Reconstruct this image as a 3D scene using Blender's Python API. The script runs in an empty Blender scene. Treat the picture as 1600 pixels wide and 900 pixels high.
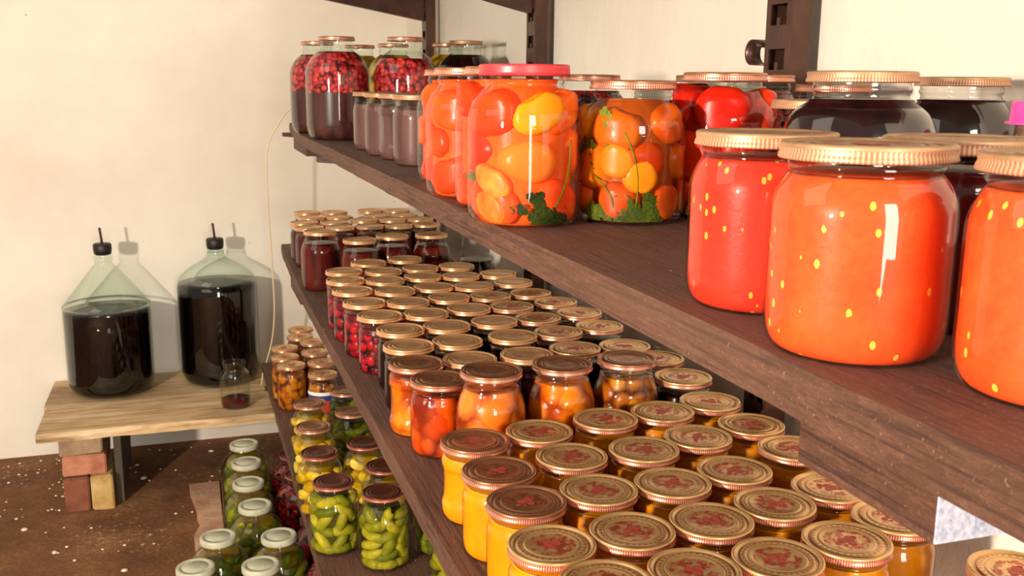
import bpy, bmesh, math, random
from mathutils import Vector, Matrix
random.seed(7)
S = bpy.context.scene
C = S.collection
PI = math.pi
ZO = 1.39                      # the camera height above the earth floor; tables below give z relative to it
TOPZ, MIDZ, LOWZ, BENZ, FLOZ = -.138, -.545, -1.0, -1.10, -1.39
ORD = ['first','second','third','fourth','fifth','sixth','seventh','eighth','ninth','tenth','eleventh','twelfth','thirteenth','fourteenth','fifteenth']

# ------------------------------------------------------------------ helpers
def link(o, parent=None):
    C.objects.link(o)
    if parent is not None: o.parent = parent
    return o
def mesh_from(bm, name, smooth=True):
    me = bpy.data.meshes.new(name); bm.normal_update(); bm.to_mesh(me); bm.free()
    if smooth:
        for p in me.polygons: p.use_smooth = True
    return me
def obj(name, me, mat=None, parent=None, loc=(0,0,0), rz=0):
    if mat is not None and not me.materials: me.materials.append(mat)
    o = bpy.data.objects.new(name, me); o.location = loc; o.rotation_euler = (0,0,rz)
    return link(o, parent)
def tag(o, label=None, cat=None, group=None, kind=None):
    if label: o['label'] = label
    if cat: o['category'] = cat
    if group: o['group'] = group
    if kind: o['kind'] = kind
    return o
def thing(name, label, cat, loc, rz=0, group=None):
    o = bpy.data.objects.new(name, None); o.location = loc; o.rotation_euler = (0,0,rz); o.empty_display_size = .02
    link(o); return tag(o, label, cat, group)
def catmull(pts, n=4):
    out = []
    P = [pts[0]] + list(pts) + [pts[-1]]
    for i in range(1, len(P)-2):
        p0, p1, p2, p3 = P[i-1], P[i], P[i+1], P[i+2]
        for k in range(n):
            t = k/n
            out.append(tuple(.5*((2*p1[j])+(-p0[j]+p2[j])*t+(2*p0[j]-5*p1[j]+4*p2[j]-p3[j])*t*t+(-p0[j]+3*p1[j]-3*p2[j]+p3[j])*t**3) for j in (0,1)))
    out.append(tuple(pts[-1]))
    return [(max(0.0, a), b) for a, b in out]
def lathe(profile, seg=48, name='lathe', mod=None):
    bm = bmesh.new(); rings = []
    for (r, z) in profile:
        if r < 1e-5: rings.append([bm.verts.new((0,0,z))]); continue
        ring = []
        for i in range(seg):
            a = 2*PI*i/seg; rr = mod(r, z, a, i) if mod else r
            ring.append(bm.verts.new((rr*math.cos(a), rr*math.sin(a), z)))
        rings.append(ring)
    for A, B in zip(rings, rings[1:]):
        for i in range(seg):
            j = (i+1) % seg
            try:
                if len(A) == 1 and len(B) == 1: break
                if len(A) == 1: bm.faces.new((A[0], B[j], B[i]))
                elif len(B) == 1: bm.faces.new((A[i], A[j], B[0]))
                else: bm.faces.new((A[i], A[j], B[j], B[i]))
            except ValueError: pass
    return mesh_from(bm, name)
def box(bm, x0, x1, y0, y1, z0, z1, jit=0):
    v = [bm.verts.new((x+random.uniform(-jit,jit), y+random.uniform(-jit,jit), z+random.uniform(-jit,jit))) for z in (z0,z1) for y in (y0,y1) for x in (x0,x1)]
    for f in ((0,2,3,1),(4,5,7,6),(0,1,5,4),(2,6,7,3),(0,4,6,2),(1,3,7,5)): bm.faces.new([v[i] for i in f])
    return v
def box_me(x0, x1, y0, y1, z0, z1, bev=0, jit=0, name='box'):
    bm = bmesh.new(); box(bm, x0, x1, y0, y1, z0, z1, jit)
    if bev: bmesh.ops.bevel(bm, geom=bm.edges[:], offset=bev, segments=2, profile=.6, affect='EDGES')
    return mesh_from(bm, name, False)
def prism(poly, axis, a0, a1, name='prism'):
    bm = bmesh.new(); A = []; B = []
    for (p, q) in poly:
        if axis == 'y': A.append(bm.verts.new((p, a0, q))); B.append(bm.verts.new((p, a1, q)))
        elif axis == 'z': A.append(bm.verts.new((p, q, a0))); B.append(bm.verts.new((p, q, a1)))
        else: A.append(bm.verts.new((a0, p, q))); B.append(bm.verts.new((a1, p, q)))
    bm.faces.new(A); bm.faces.new(B[::-1])
    n = len(A)
    for i in range(n): bm.faces.new((A[i], B[i], B[(i+1)%n], A[(i+1)%n]))
    bmesh.ops.recalc_face_normals(bm, faces=bm.faces[:])
    return mesh_from(bm, name, False)
def tube(points, r, name='tube', seg=8, taper=None):
    bm = bmesh.new(); pts = [Vector(p) for p in points]; rings = []
    for i, p in enumerate(pts):
        d = (pts[min(i+1,len(pts)-1)]-pts[max(i-1,0)]).normalized()
        u = d.orthogonal().normalized() if i == 0 else (u - d*u.dot(d)).normalized()
        w = d.cross(u); rr = r*(taper(i/(len(pts)-1)) if taper else 1)
        rings.append([bm.verts.new(p+(u*math.cos(2*PI*k/seg)+w*math.sin(2*PI*k/seg))*rr) for k in range(seg)])
    for A, B in zip(rings, rings[1:]):
        for k in range(seg): bm.faces.new((A[k], A[(k+1)%seg], B[(k+1)%seg], B[k]))
    bm.faces.new(rings[0][::-1]); bm.faces.new(rings[-1])
    return mesh_from(bm, name)
def smooth_path(pts, n=8):
    P = [Vector(p) for p in pts]; P = [P[0]]+P+[P[-1]]; out = []
    for i in range(1, len(P)-2):
        for k in range(n):
            t = k/n; a, b, c, d = P[i-1], P[i], P[i+1], P[i+2]
            out.append(.5*((2*b)+(-a+c)*t+(2*a-5*b+4*c-d)*t*t+(-a+3*b-3*c+d)*t**3))
    out.append(P[-2]); return out

# ------------------------------------------------------------------ materials
def rgb(h):
    c = [int(h[i:i+2],16)/255 for i in (0,2,4)]
    return tuple(x/12.92 if x <= .04045 else ((x+.055)/1.055)**2.4 for x in c)+(1,)
class M:
    def __init__(s, name):
        s.m = bpy.data.materials.new(name); s.m.use_nodes = True; s.n = s.m.node_tree.nodes; s.l = s.m.node_tree.links
        s.b = s.n['Principled BSDF']; s.out = s.n['Material Output']
        s.tc = s.n.new('ShaderNodeTexCoord')
    def set(s, **k):
        for a, v in k.items(): s.b.inputs[a.replace('_',' ')].default_value = v
        return s
    def lk(s, a, b): s.l.new(a, b)
    def co(s, rnd=True, scale=(1,1,1), space='Object'):
        mp = s.n.new('ShaderNodeMapping'); mp.inputs['Scale'].default_value = scale
        s.lk(s.tc.outputs[space], mp.inputs['Vector'])
        if rnd:
            oi = s.n.new('ShaderNodeObjectInfo'); m = s.math('MULTIPLY', oi.outputs['Random'], 13.0)
            cb = s.n.new('ShaderNodeCombineXYZ'); s.lk(m, cb.inputs[0]); s.lk(m, cb.inputs[1])
            s.lk(cb.outputs[0], mp.inputs['Location'])
        return mp.outputs[0]
    def math(s, op, a, b=None, clamp=False):
        n = s.n.new('ShaderNodeMath'); n.operation = op; n.use_clamp = clamp
        for i, v in enumerate((a, b)):
            if v is None: continue
            if isinstance(v, (int, float)): n.inputs[i].default_value = v
            else: s.lk(v, n.inputs[i])
        return n.outputs[0]
    def noise(s, scale, co=None, detail=4, rough=.6, dist=0):
        n = s.n.new('ShaderNodeTexNoise'); n.inputs['Scale'].default_value = scale; n.inputs['Detail'].default_value = detail
        n.inputs['Roughness'].default_value = rough; n.inputs['Distortion'].default_value = dist
        if co is not None: s.lk(co, n.inputs['Vector'])
        return n.outputs['Fac']
    def voro(s, scale, co=None, out='Distance', feature='F1', rand=1):
        n = s.n.new('ShaderNodeTexVoronoi'); n.inputs['Scale'].default_value = scale; n.feature = feature; n.inputs['Randomness'].default_value = rand
        if co is not None: s.lk(co, n.inputs['Vector'])
        return n.outputs[out]
    def ramp(s, fac, stops):
        n = s.n.new('ShaderNodeValToRGB'); e = n.color_ramp.elements
        while len(e) < len(stops): e.new(.5)
        for i, (p, c) in enumerate(stops): e[i].position = p; e[i].color = c if len(c) == 4 else tuple(c)+(1,)
        s.lk(fac, n.inputs[0]); return n.outputs[0]
    def mix(s, f, a, b, mode='MIX'):
        n = s.n.new('ShaderNodeMix'); n.data_type = 'RGBA'; n.blend_type = mode
        for i, v in ((0, f), (6, a), (7, b)):
            if isinstance(v, (int, float, tuple)): n.inputs[i].default_value = v
            else: s.lk(v, n.inputs[i])
        return n.outputs[2]
    def base(s, c):
        if isinstance(c, tuple): s.b.inputs['Base Color'].default_value = c
        else: s.lk(c, s.b.inputs['Base Color'])
        return s
    def bump(s, h, strength=.5, dist=.002):
        n = s.n.new('ShaderNodeBump'); n.inputs['Strength'].default_value = strength; n.inputs['Distance'].default_value = dist
        s.lk(h, n.inputs['Height']); s.lk(n.outputs[0], s.b.inputs['Normal']); return s
    def xyz(s, space='Object'):
        n = s.n.new('ShaderNodeSeparateXYZ'); s.lk(s.tc.outputs[space], n.inputs[0]); return n.outputs
def thin_glass(name, tint, edge, rough=.02, k=1.0, dark=.55):
    m = M(name); m.n.remove(m.b)
    lw = m.n.new('ShaderNodeLayerWeight'); lw.inputs['Blend'].default_value = .5
    f2 = m.math('POWER', lw.outputs['Facing'], 3.5)
    col = m.mix(m.math('MULTIPLY', f2, dark, True), tint, edge)
    tr = m.n.new('ShaderNodeBsdfTransparent'); m.lk(col, tr.inputs[0])
    gl = m.n.new('ShaderNodeBsdfGlossy'); gl.inputs['Roughness'].default_value = rough; gl.inputs[0].default_value = (1,1,1,1)
    fac = m.math('ADD', m.math('MULTIPLY', m.math('POWER', lw.outputs['Facing'], 4.0), .5*k), .045*k, True)
    mx = m.n.new('ShaderNodeMixShader'); m.lk(fac, mx.inputs[0]); m.lk(tr.outputs[0], mx.inputs[1]); m.lk(gl.outputs[0], mx.inputs[2])
    m.lk(mx.outputs[0], m.out.inputs[0])
    return m.m
GLASS = thin_glass('jar_glass', (.97,.985,.96,1), (.45,.5,.45,1))
GREEN_GLASS = thin_glass('greenish_glass', (.93,.975,.94,1), (.42,.62,.52,1), dark=.8, k=1.3)
DUSTY_GLASS = thin_glass('dusty_glass', (.86,.85,.84,1), (.35,.33,.32,1), rough=.06, k=1.7, dark=.8)

def m_puree(name, a, b, speck=None, rough=.35, grain=60):
    m = M(name); co = m.co()
    n1 = m.noise(16, co, 3, .6, .8); n2 = m.noise(grain*4, co, 2)
    col = m.ramp(m.math('ADD', m.math('MULTIPLY', n1, .7), m.math('MULTIPLY', n2, .3)), [(.3, a), (.7, b)])
    if speck:
        co2 = m.co(scale=(1,1,.6))
        v = m.n.new('ShaderNodeTexVoronoi'); v.inputs['Scale'].default_value = 190; m.lk(co2, v.inputs['Vector'])
        sep = m.n.new('ShaderNodeSeparateColor'); m.lk(v.outputs['Color'], sep.inputs[0])
        on = m.math('MULTIPLY', m.math('LESS_THAN', v.outputs['Distance'], .27), m.math('GREATER_THAN', sep.outputs[0], .80))
        col = m.mix(m.math('MULTIPLY', on, .85), col, speck)
    m.base(col).set(Roughness=rough); m.bump(n2, .15, .001)
    m.b.inputs['Specular IOR Level'].default_value = .12
    return m.m
def m_pack(name, gap, mid, lite, scale, juice=None, zlo=None, zhi=None, strength=1.0, dist=.006, juice2=None):
    """pieces packed against the glass; between zlo and zhi pieces, elsewhere juice"""
    m = M(name); co = m.co(scale=(1,1,1))
    v = m.n.new('ShaderNodeTexVoronoi'); v.inputs['Scale'].default_value = scale; m.lk(co, v.inputs['Vector'])
    d = m.math('ADD', v.outputs['Distance'], m.math('MULTIPLY', m.math('SUBTRACT', m.noise(scale*2, co, 2), .5), .2))
    sep = m.n.new('ShaderNodeSeparateColor'); m.lk(v.outputs['Color'], sep.inputs[0])
    body = m.mix(sep.outputs[0], mid, lite)
    col = m.mix(m.ramp(d, [(.38, (0,0,0,1)), (.72, (1,1,1,1))]), body, gap)
    h = m.math('SUBTRACT', 1.0, m.math('MULTIPLY', d, d))
    if juice:
        z = m.math('ADD', m.xyz()[2], m.math('MULTIPLY', m.math('SUBTRACT', m.noise(35, co, 2), .5), .03))
        a = m.math('GREATER_THAN', z, zlo); b = m.math('LESS_THAN', z, zhi); on = m.math('MULTIPLY', a, b)
        jc = m.ramp(m.noise(14, m.co(scale=(3,3,.3)), 2), [(.35, juice), (.7, juice2 or juice)])
        col = m.mix(on, jc, col); h = m.math('MULTIPLY', h, on)
    m.base(col).set(Roughness=.3, Specular_IOR_Level=.2); m.bump(h, strength, dist)
    return m.m
def m_liquid(name, a, b=None, rough=.12):
    m = M(name); m.base(m.ramp(m.noise(12, m.co(scale=(3,3,.4)), 2), [(.35, a), (.7, b or a)])).set(Roughness=rough, Specular_IOR_Level=.1); return m.m

F = dict(
 tomato_sauce=m_puree('orange_tomato_sauce', rgb('E03C18'), rgb('EE5A24'), rgb('FFC04A')),
 tomato_red=m_puree('red_tomato_sauce', rgb('D02818'), rgb('DC3A24'), rgb('FFB040')),
 beet=m_liquid('dark_red_sauce', rgb('3A0A0C'), rgb('561414'), .3),
 yellow=m_puree('yellow_puree', rgb('E88400'), rgb('F69C04'), None, .4),
 amber=m_puree('shaded_yellow_puree', rgb('C06C06'), rgb('D8860C'), None, .4),  # same yellow puree, with the dimmer light farther in mixed into its colour
 plum=m_liquid('pale_plum_juice', rgb('5A3C38'), rgb('785450'), .3),
 cherry=m_pack('cherries_in_juice', rgb('2A0008'), rgb('8E0418'), rgb('C41028'), 62, rgb('5A0612'), .0, .074, 1.0, .006, rgb('7A0C1C')),
 dark=m_liquid('black_currant_juice', rgb('140608'), rgb('2C0C10'), .2),
 wine=m_liquid('dark_red_juice', rgb('3A0A0C'), rgb('6A2018'), .2),
 berries=m_pack('red_berries', rgb('5A0812'), rgb('B01426'), rgb('E4443C'), 78, rgb('3A1616'), .115, .3, 1.0, .007, rgb('5E3430')),
 bigred=m_pack('red_berries_to_the_base', rgb('2A0408'), rgb('8A1016'), rgb('C8241E'), 70, rgb('3A1616'), -.1, .4, 1.0, .007, rgb('5A3030')),
 apricot=m_pack('apricot_halves', rgb('A83A04'), rgb('E06406'), rgb('F08A10'), 30, None, None, None, .7, .008),
 apricot_red=m_pack('red_apricot_halves', rgb('7E1E02'), rgb('D84206'), rgb('E85A0C'), 32, None, None, None, .7, .008),
 brownfruit=m_pack('brown_fruit_halves', rgb('5A2204'), rgb('A8540A'), rgb('D08414'), 46, None, None, None, .8, .006),
 orangefruit=m_pack('orange_fruit', rgb('8A2C04'), rgb('E8600C'), rgb('FF8A2C'), 24, None, None, None, .5, .008),
 yellowfruit=m_pack('yellow_fruit_quarters', rgb('5A3A04'), rgb('B8860C'), rgb('D8A828'), 28, None, None, None, .8, .008),
 tomcore=m_puree('orange_brine', rgb('E04010'), rgb('F86A20'), None, .3),
 ambercore=m_liquid('amber_brine', rgb('7A2A08'), rgb('A84A10'), .3),
 redcore=m_liquid('red_brine', rgb('5A0C06'), rgb('8A1408'), .3),
 redcore2=m_liquid('bright_red_brine', rgb('9A1408'), rgb('C02410'), .3),
 olive=m_puree('olive_brine', rgb('2C2E06'), rgb('4A4808'), None, .4),
 yolive=m_puree('yellow_brine', rgb('7A5A08'), rgb('9A7A10'), None, .4),
 grey=m_puree('greyish_paste', rgb('8A6A58'), rgb('A0806C'), None, .6),
)
def m_fruit(name, a, b, c, rough=.28, scale=22):
    m = M(name); co = m.co(); oi = m.n.new('ShaderNodeObjectInfo')
    f = m.math('ADD', m.math('MULTIPLY', m.noise(scale, co, 2), .6), m.math('MULTIPLY', oi.outputs['Random'], .5))
    m.base(m.ramp(f, [(.3, a), (.55, b), (.85, c)])).set(Roughness=rough, Specular_IOR_Level=.12); m.bump(m.noise(90, co, 2), .15, .001); return m.m
TOM_OR = m_fruit('orange_tomato_skin', rgb('EC3812'), rgb('F4501A'), rgb('F87426'))
TOM_RE2 = m_fruit('light_red_tomato_skin', rgb('E42C14'), rgb('F04020'), rgb('FF6A30'))
TOM_BR = m_fruit('amber_tomato_skin', rgb('B83408'), rgb('D0600C'), rgb('D88A14'))
TOM_RD = m_fruit('red_pepper_skin', rgb('C01C0A'), rgb('E03010'), rgb('F0501C'))
TOM_YE = m_fruit('golden_tomato_skin', rgb('E07008'), rgb('EC860E'), rgb('F49A16'))
TOM_CUT = m_fruit('cut_tomato_flesh', rgb('DC3C12'), rgb('EC5C1C'), rgb('F08E3C'), .3, 60)
CUC = m_fruit('cucumber_skin', rgb('58600A'), rgb('868010'), rgb('B4A428'), .35, 60)
CUC_D = m_fruit('dark_cucumber_skin', rgb('3A480A'), rgb('5C640C'), rgb('84841A'), .35, 60)
SQUASH = m_fruit('yellow_squash_skin', rgb('B89008'), rgb('D8B018'), rgb('F0D868'), .35, 30)
GARLIC = m_fruit('garlic_clove_skin', rgb('8A5A20'), rgb('B88038'), rgb('D8A860'), .4, 20)
LEAF = m_fruit('parsley_leaf', rgb('26300A'), rgb('445010'), rgb('707420'), .5, 40)

def m_lid(name, base1, base2, printc, pr_amt, skirt_a, skirt_b, metal=.75, rough=.33):
    m = M(name); X = m.xyz(); co = m.co()
    r = m.math('SQRT', m.math('ADD', m.math('MULTIPLY', X[0], X[0]), m.math('MULTIPLY', X[1], X[1])))
    ang = m.math('ARCTAN2', X[1], X[0])
    col = m.ramp(m.noise(40, co, 4), [(.3, base1), (.7, base2)])
    # rust and blotched print inside the central panel
    n = m.noise(110, co, 2, .5)
    inn = m.math('LESS_THAN', r, .0235)
    blot = m.math('MULTIPLY', m.math('MULTIPLY', m.ramp(n, [(.5,(0,0,0,1)),(.56,(1,1,1,1))]), inn), pr_amt)
    col = m.mix(blot, col, printc)
    band = m.math('MULTIPLY', m.math('GREATER_THAN', r, .0305), m.math('LESS_THAN', r, .0342))
    dash = m.math('GREATER_THAN', m.math('SINE', m.math('ADD', m.math('MULTIPLY', ang, 34), m.math('MULTIPLY', m.noise(70, co, 1), 6))), .1)
    col = m.mix(m.math('MULTIPLY', m.math('MULTIPLY', band, dash), pr_amt*.75), col, printc)
    sk = m.math('LESS_THAN', X[2], -.0014)
    chk = m.math('GREATER_THAN', m.math('SINE', m.math('MULTIPLY', ang, 110)), -.1)
    col = m.mix(sk, col, m.mix(chk, skirt_a, skirt_b))
    rust = m.ramp(m.noise(17, co, 5, .7), [(.62,(0,0,0,1)),(.74,(1,1,1,1))])
    col = m.mix(m.math('MULTIPLY', rust, .5), col, rgb('5A3018'))
    m.base(col).set(Metallic=metal, Roughness=rough); m.bump(m.noise(300, co, 2), .06, .0006)
    return m.m
LIDM = dict(
 print=m_lid('printed_gold_lid', rgb('D0A468'), rgb('E8C084'), rgb('C0402C'), .85, rgb('ECB494'), rgb('C46454'), .62, .30),
 plain=m_lid('plain_gold_lid', rgb('D8A06A'), rgb('ECBE8A'), rgb('B0603A'), .3, rgb('F0B888'), rgb('D89A68'), .5, .3),
 bronze=m_lid('bronze_lid', rgb('A06A48'), rgb('B88058'), rgb('8A3222'), .6, rgb('F0BCA0'), rgb('C06C58'), .65, .3),
 maroon=m_lid('maroon_lid', rgb('5A2A1C'), rgb('74402C'), rgb('6A1E18'), .6, rgb('C87A64'), rgb('A85A48'), .45, .35),
 rusty=m_lid('rusty_gold_lid', rgb('9C7450'), rgb('C09A74'), rgb('8A4A2C'), .6, rgb('D0A480'), rgb('A87252'), .45, .45),
)
def plain(name, col, rough=.5, metal=0, bump=None, var=None):
    m = M(name)
    if var: m.base(m.ramp(m.noise(var[1], m.co(), 4), [(.3, col), (.7, var[0])]))
    else: m.base(col)
    m.set(Roughness=rough, Metallic=metal)
    if bump: m.bump(m.noise(bump[0], m.co(), 4), bump[1], bump[2])
    return m.m
WHITE_CAP = plain('grey_white_plastic', rgb('A8A890'), .5, 0, (120,.2,.001), (rgb('C8C4AA'), 30))
PINK_CAP = plain('pink_plastic', rgb('F050A8'), .4)
RED_CAP = plain('red_plastic', rgb('D8303A'), .35, 0, None, (rgb('E84848'), 30))
RUBBER = plain('black_rubber', rgb('1A1412'), .5)
STEEL = plain('brown_painted_steel', rgb('3E2820'), .38, .35, (90,.3,.001), (rgb('5A3A2E'), 14))
HOSE = plain('pale_hose', rgb('E8D0A8'), .4)
PRINT = plain('red_lid_print', rgb('B84A38'), .5, .2)
def m_board():
    m = M('dark_brown_painted_wood'); co = m.co(False, (9,1,9), 'Object')
    g = m.noise(22, co, 8, .8); f = m.noise(330, m.co(False, (1,.3,1)), 4, .8); big = m.noise(3.0, m.co(False), 3)
    c = m.ramp(m.math('ADD', m.math('MULTIPLY', g, .6), m.math('MULTIPLY', f, .4)), [(.25, rgb('40241A')), (.5, rgb('64402F')), (.75, rgb('946A52'))])
    ln = m.noise(4, m.co(False, (70,1.6,70)), 3, .6)
    c = m.mix(m.ramp(ln, [(.36,(.75,.75,.75,1)),(.46,(0,0,0,1))]), c, rgb('2E1812'))
    sp = m.noise(420, m.co(False), 2, .5)
    c = m.mix(m.ramp(sp, [(.66,(0,0,0,1)),(.76,(.6,.6,.6,1))]), c, rgb('C09880'))  # sparkle of the sawn wood painted in as pale flecks
    c = m.mix(m.ramp(big, [(.45,(0,0,0,1)),(.75,(.5,.5,.5,1))]), c, rgb('8A6450'))
    v = m.n.new('ShaderNodeTexVoronoi'); v.inputs['Scale'].default_value = 55; m.lk(m.co(False,(1,.6,1)), v.inputs['Vector'])
    sep = m.n.new('ShaderNodeSeparateColor'); m.lk(v.outputs['Color'], sep.inputs[0])
    on = m.math('MULTIPLY', m.math('LESS_THAN', v.outputs['Distance'], .1), m.math('GREATER_THAN', sep.outputs[0], .9))
    c = m.mix(on, c, rgb('D8C0B0'))
    m.base(c).set(Roughness=.62); m.bump(m.math('ADD', m.math('MULTIPLY', m.math('ADD', g, ln), .8), m.math('MULTIPLY', f, .9)), 1.0, .0035); return m.m
BOARD = m_board()
def m_plank():
    m = M('weathered_pale_planks'); co = m.co(True, (1,7,7))
    g = m.noise(5, co, 6, .65, .6); b = m.noise(2.4, m.co(), 3)
    c = m.ramp(g, [(.28, rgb('80603C')), (.45, rgb('CCA878')), (.72, rgb('ECD6B0'))])
    c = m.mix(m.ramp(b, [(.5,(0,0,0,1)),(.72,(.7,.7,.7,1))]), c, rgb('7A6040'))
    m.base(c).set(Roughness=.7); m.bump(g, .6, .004); return m.m
PLANK = m_plank()
def m_wall():
    m = M('whitewashed_plaster'); co = m.co(False)
    n = m.noise(1.6, co, 5, .6); f = m.noise(38, co, 5, .7)
    c = m.ramp(n, [(.3, rgb('DCD2C2')), (.7, rgb('EEE6D8'))])
    v = m.n.new('ShaderNodeTexVoronoi'); v.inputs['Scale'].default_value = 14; m.lk(co, v.inputs['Vector'])
    sep = m.n.new('ShaderNodeSeparateColor'); m.lk(v.outputs['Color'], sep.inputs[0])
    on = m.math('MULTIPLY', m.math('LESS_THAN', v.outputs['Distance'], .05), m.math('GREATER_THAN', sep.outputs[0], .85))
    c = m.mix(m.math('MULTIPLY', on, .6), c, rgb('8A7458'))
    m.base(c).set(Roughness=.85); m.bump(m.math('ADD', m.math('MULTIPLY', f, .35), m.noise(6, co, 3)), .35, .01); return m.m
WALL = m_wall()
def m_earth():
    m = M('trodden_earth'); co = m.co(False)
    n = m.noise(4, co, 6, .7); f = m.noise(70, co, 4, .8)
    c = m.ramp(m.math('ADD', m.math('MULTIPLY', n, .65), m.math('MULTIPLY', f, .35)), [(.32, rgb('4E2E16')), (.5, rgb('7A4E2A')), (.72, rgb('A87C50'))])
    w = m.math('MULTIPLY', m.ramp(m.noise(2.2, co, 2), [(.52,(0,0,0,1)),(.68,(1,1,1,1))]), m.ramp(m.noise(48, co, 3, .8), [(.58,(0,0,0,1)),(.66,(1,1,1,1))]))
    c = m.mix(m.math('MULTIPLY', w, .8), c, rgb('E0CDB0'))
    m.base(c).set(Roughness=.95); m.bump(m.math('ADD', n, m.math('MULTIPLY', f, .4)), .8, .02); return m.m
EARTH = m_earth()
def m_brick(name, a, b): return plain(name, a, .9, 0, (60, .8, .004), (b, 16))
BRK = [m_brick('grey_brown_brick', rgb('8A7058'), rgb('B09474')), m_brick('pink_brick', rgb('A06048'), rgb('C88A6A')), m_brick('red_brown_brick', rgb('6A3A28'), rgb('8A5238')), m_brick('yellow_chipped_brick', rgb('A8823E'), rgb('D0B078'))]

# ------------------------------------------------------------------ the room
def struct(name, me, mat): return tag(obj(name, me, mat), kind='structure')
XW, YW = .835, 3.9
struct('floor', box_me(-3.2, XW, -1.2, YW, -.06, 0), EARTH)
struct('wall_back', box_me(-3.2, XW+.1, YW, YW+.1, -.06, 2.9), WALL)
struct('wall_right', box_me(XW, XW+.1, -1.2, YW, -.06, 2.9), WALL)
# crumbs of plaster on the earth
bm = bmesh.new()
for i in range(150):
    x = random.uniform(-.75, .1); y = random.uniform(2.3, 3.85)
    if random.random() < .35: x = random.uniform(-.75, -.3); y = random.uniform(3.3, 3.85)
    s = random.uniform(.002, .006)*(2 if random.random() < .1 else 1)
    g = bmesh.ops.create_icosphere(bm, subdivisions=1, radius=s)
    for v in g['verts']: v.co = Vector((v.co.x*random.uniform(.8,1.5)+x, v.co.y*random.uniform(.8,1.5)+y, v.co.z*.5+.002))
tag(obj('plaster_crumbs', mesh_from(bm, 'crumbs'), plain('white_crumbs', rgb('E0D0B8'), .9)), 'white crumbs of plaster scattered over the brown earth floor', 'debris', None, 'stuff')

# ------------------------------------------------------------------ shelving rack
def board(name, x0, x1, y0, y1, z, th, label, chop=0, nb=0):
    # slightly wavy front edge, rough sawn
    bm = bmesh.new(); N = 60; rows = []
    for i in range(N+1):
        y = y0+(y1-y0)*i/N
        xf = x0+chop*max(0, (y-(y1-.9))/.9)**1.5+random.uniform(-.0012,.0012)
        rows.append([bm.verts.new(p) for p in ((xf+.002,y,z+ZO),(x1,y,z+ZO),(x1,y,z-th+ZO),(xf+.001,y,z-th+ZO),(xf,y,z-th*.5+ZO))])
    for A, B in zip(rows, rows[1:]):
        for k in range(5): bm.faces.new((A[k], A[(k+1)%5], B[(k+1)%5], B[k]))
    bm.faces.new(rows[0][::-1]); bm.faces.new(rows[-1]); bmesh.ops.recalc_face_normals(bm, faces=bm.faces[:])
    return tag(obj(name, mesh_from(bm, name, False), BOARD), label, 'shelf')
board('shelf_board', .285, .775, .04, 3.48, TOPZ, .027, 'dark brown rough-sawn upper shelf board carrying the large tomato jars', .05)
board('shelf_board', .266, .775, .30, 3.42, MIDZ, .030, 'dark brown middle shelf board carrying rows of gold-lidded jars', .02)
board('shelf_board', .215, .775, 1.60, 3.56, LOWZ, .030, 'dark brown low shelf board carrying the cucumber and squash jars', .0)
board('shelf_board', .30, .775, .30, 3.42, .33, .028, 'dark brown topmost shelf board at the upper edge of the photo')

POSTY = [1.22, 2.26, 3.36]
POSTN = ['nearest', 'middle', 'farthest']
for k, y in enumerate(POSTY):
    W, Dp = .060, .030
    p = thing('shelf_upright', 'brown slotted steel upright, the %s of three along the right wall' % POSTN[k], 'shelf post', (.78, y, 0), 0, 'slotted uprights of the rack')
    bm = bmesh.new(); z = 0
    box(bm, 0, .0025, -W/2, -W/2+.010, 0, 2.35); box(bm, 0, .0025, W/2-.010, W/2, 0, 2.35)     # front strips
    while z < 2.3:
        box(bm, .0001, .0024, -W/2+.009, W/2-.009, z, z+.032)
        box(bm, .0001, .0024, -.004, .004, z+.032, z+.042)                                     # tongue in the slot
        z += .060
    obj('slotted_face', mesh_from(bm, 'slotted_face', False), STEEL, p)
    obj('side_flange', box_me(.0026, Dp, -W/2, -W/2+.0025, 0, 2.35), STEEL, p)
    obj('side_flange', box_me(.0026, Dp, W/2-.0025, W/2, 0, 2.35), STEEL, p)
    obj('back_web', box_me(Dp, Dp+.0025, -W/2, W/2, 0, 2.35), STEEL, p)
    if k == 0:   # curled sheet-metal hook left of the nearest post
        pts = [(-.0, .030+t*.002, 0) for t in range(2)]
        bm = bmesh.new(); A = []; B = []
        for t in range(13):
            a = -PI*.5+PI*1.35*t/12; yy = .058+.018*math.cos(a); zz = .018*math.sin(a)
            A.append(bm.verts.new((-.004, yy, zz+1.437))); B.append(bm.verts.new((.02, yy, zz+1.437)))
        A.insert(0, bm.verts.new((-.004, .028, 1.418))); B.insert(0, bm.verts.new((.02, .028, 1.418)))
        for i in range(len(A)-1): bm.faces.new((A[i], A[i+1], B[i+1], B[i]))
        me = mesh_from(bm, 'curled_hook'); o = obj('curled_hook', me, STEEL, p)
        md = o.modifiers.new('s', 'SOLIDIFY'); md.thickness = .003
def bracket(y, ztop, xtip, h0, h1, label):
    me = prism([(.779, ztop), (xtip, ztop), (xtip, ztop-h1), (.779, ztop-h0)], 'y', -.012, .012)
    o = obj('shelf_bracket', me, STEEL, None, (0, y, ZO)); tag(o, label, 'shelf bracket', 'tapered steel shelf brackets'); return o
lv = {'topmost': (.302, .30), 'upper': (TOPZ-.027, .262), 'middle': (MIDZ-.030, .26), 'low': (LOWZ-.030, .21)}
for k, y in enumerate(POSTY):
    for nm, (zt, xt) in lv.items():
        if nm == 'low' and k == 0: continue
        if nm == 'topmost': h0, h1, xx = (.142, .035, .33) if k == 1 else (.10, .020, .33)
        else: h0, h1, xx = .055, .012, (xt if k > 0 else xt+.06)
        if nm == 'middle': xx += .03
        if nm == 'upper': xx = [.33, .275, .30][k]
        bracket(y, zt, xx, h0, h1, 'tapered dark steel bracket under the %s shelf at the %s upright' % (nm, POSTN[k]))
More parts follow.
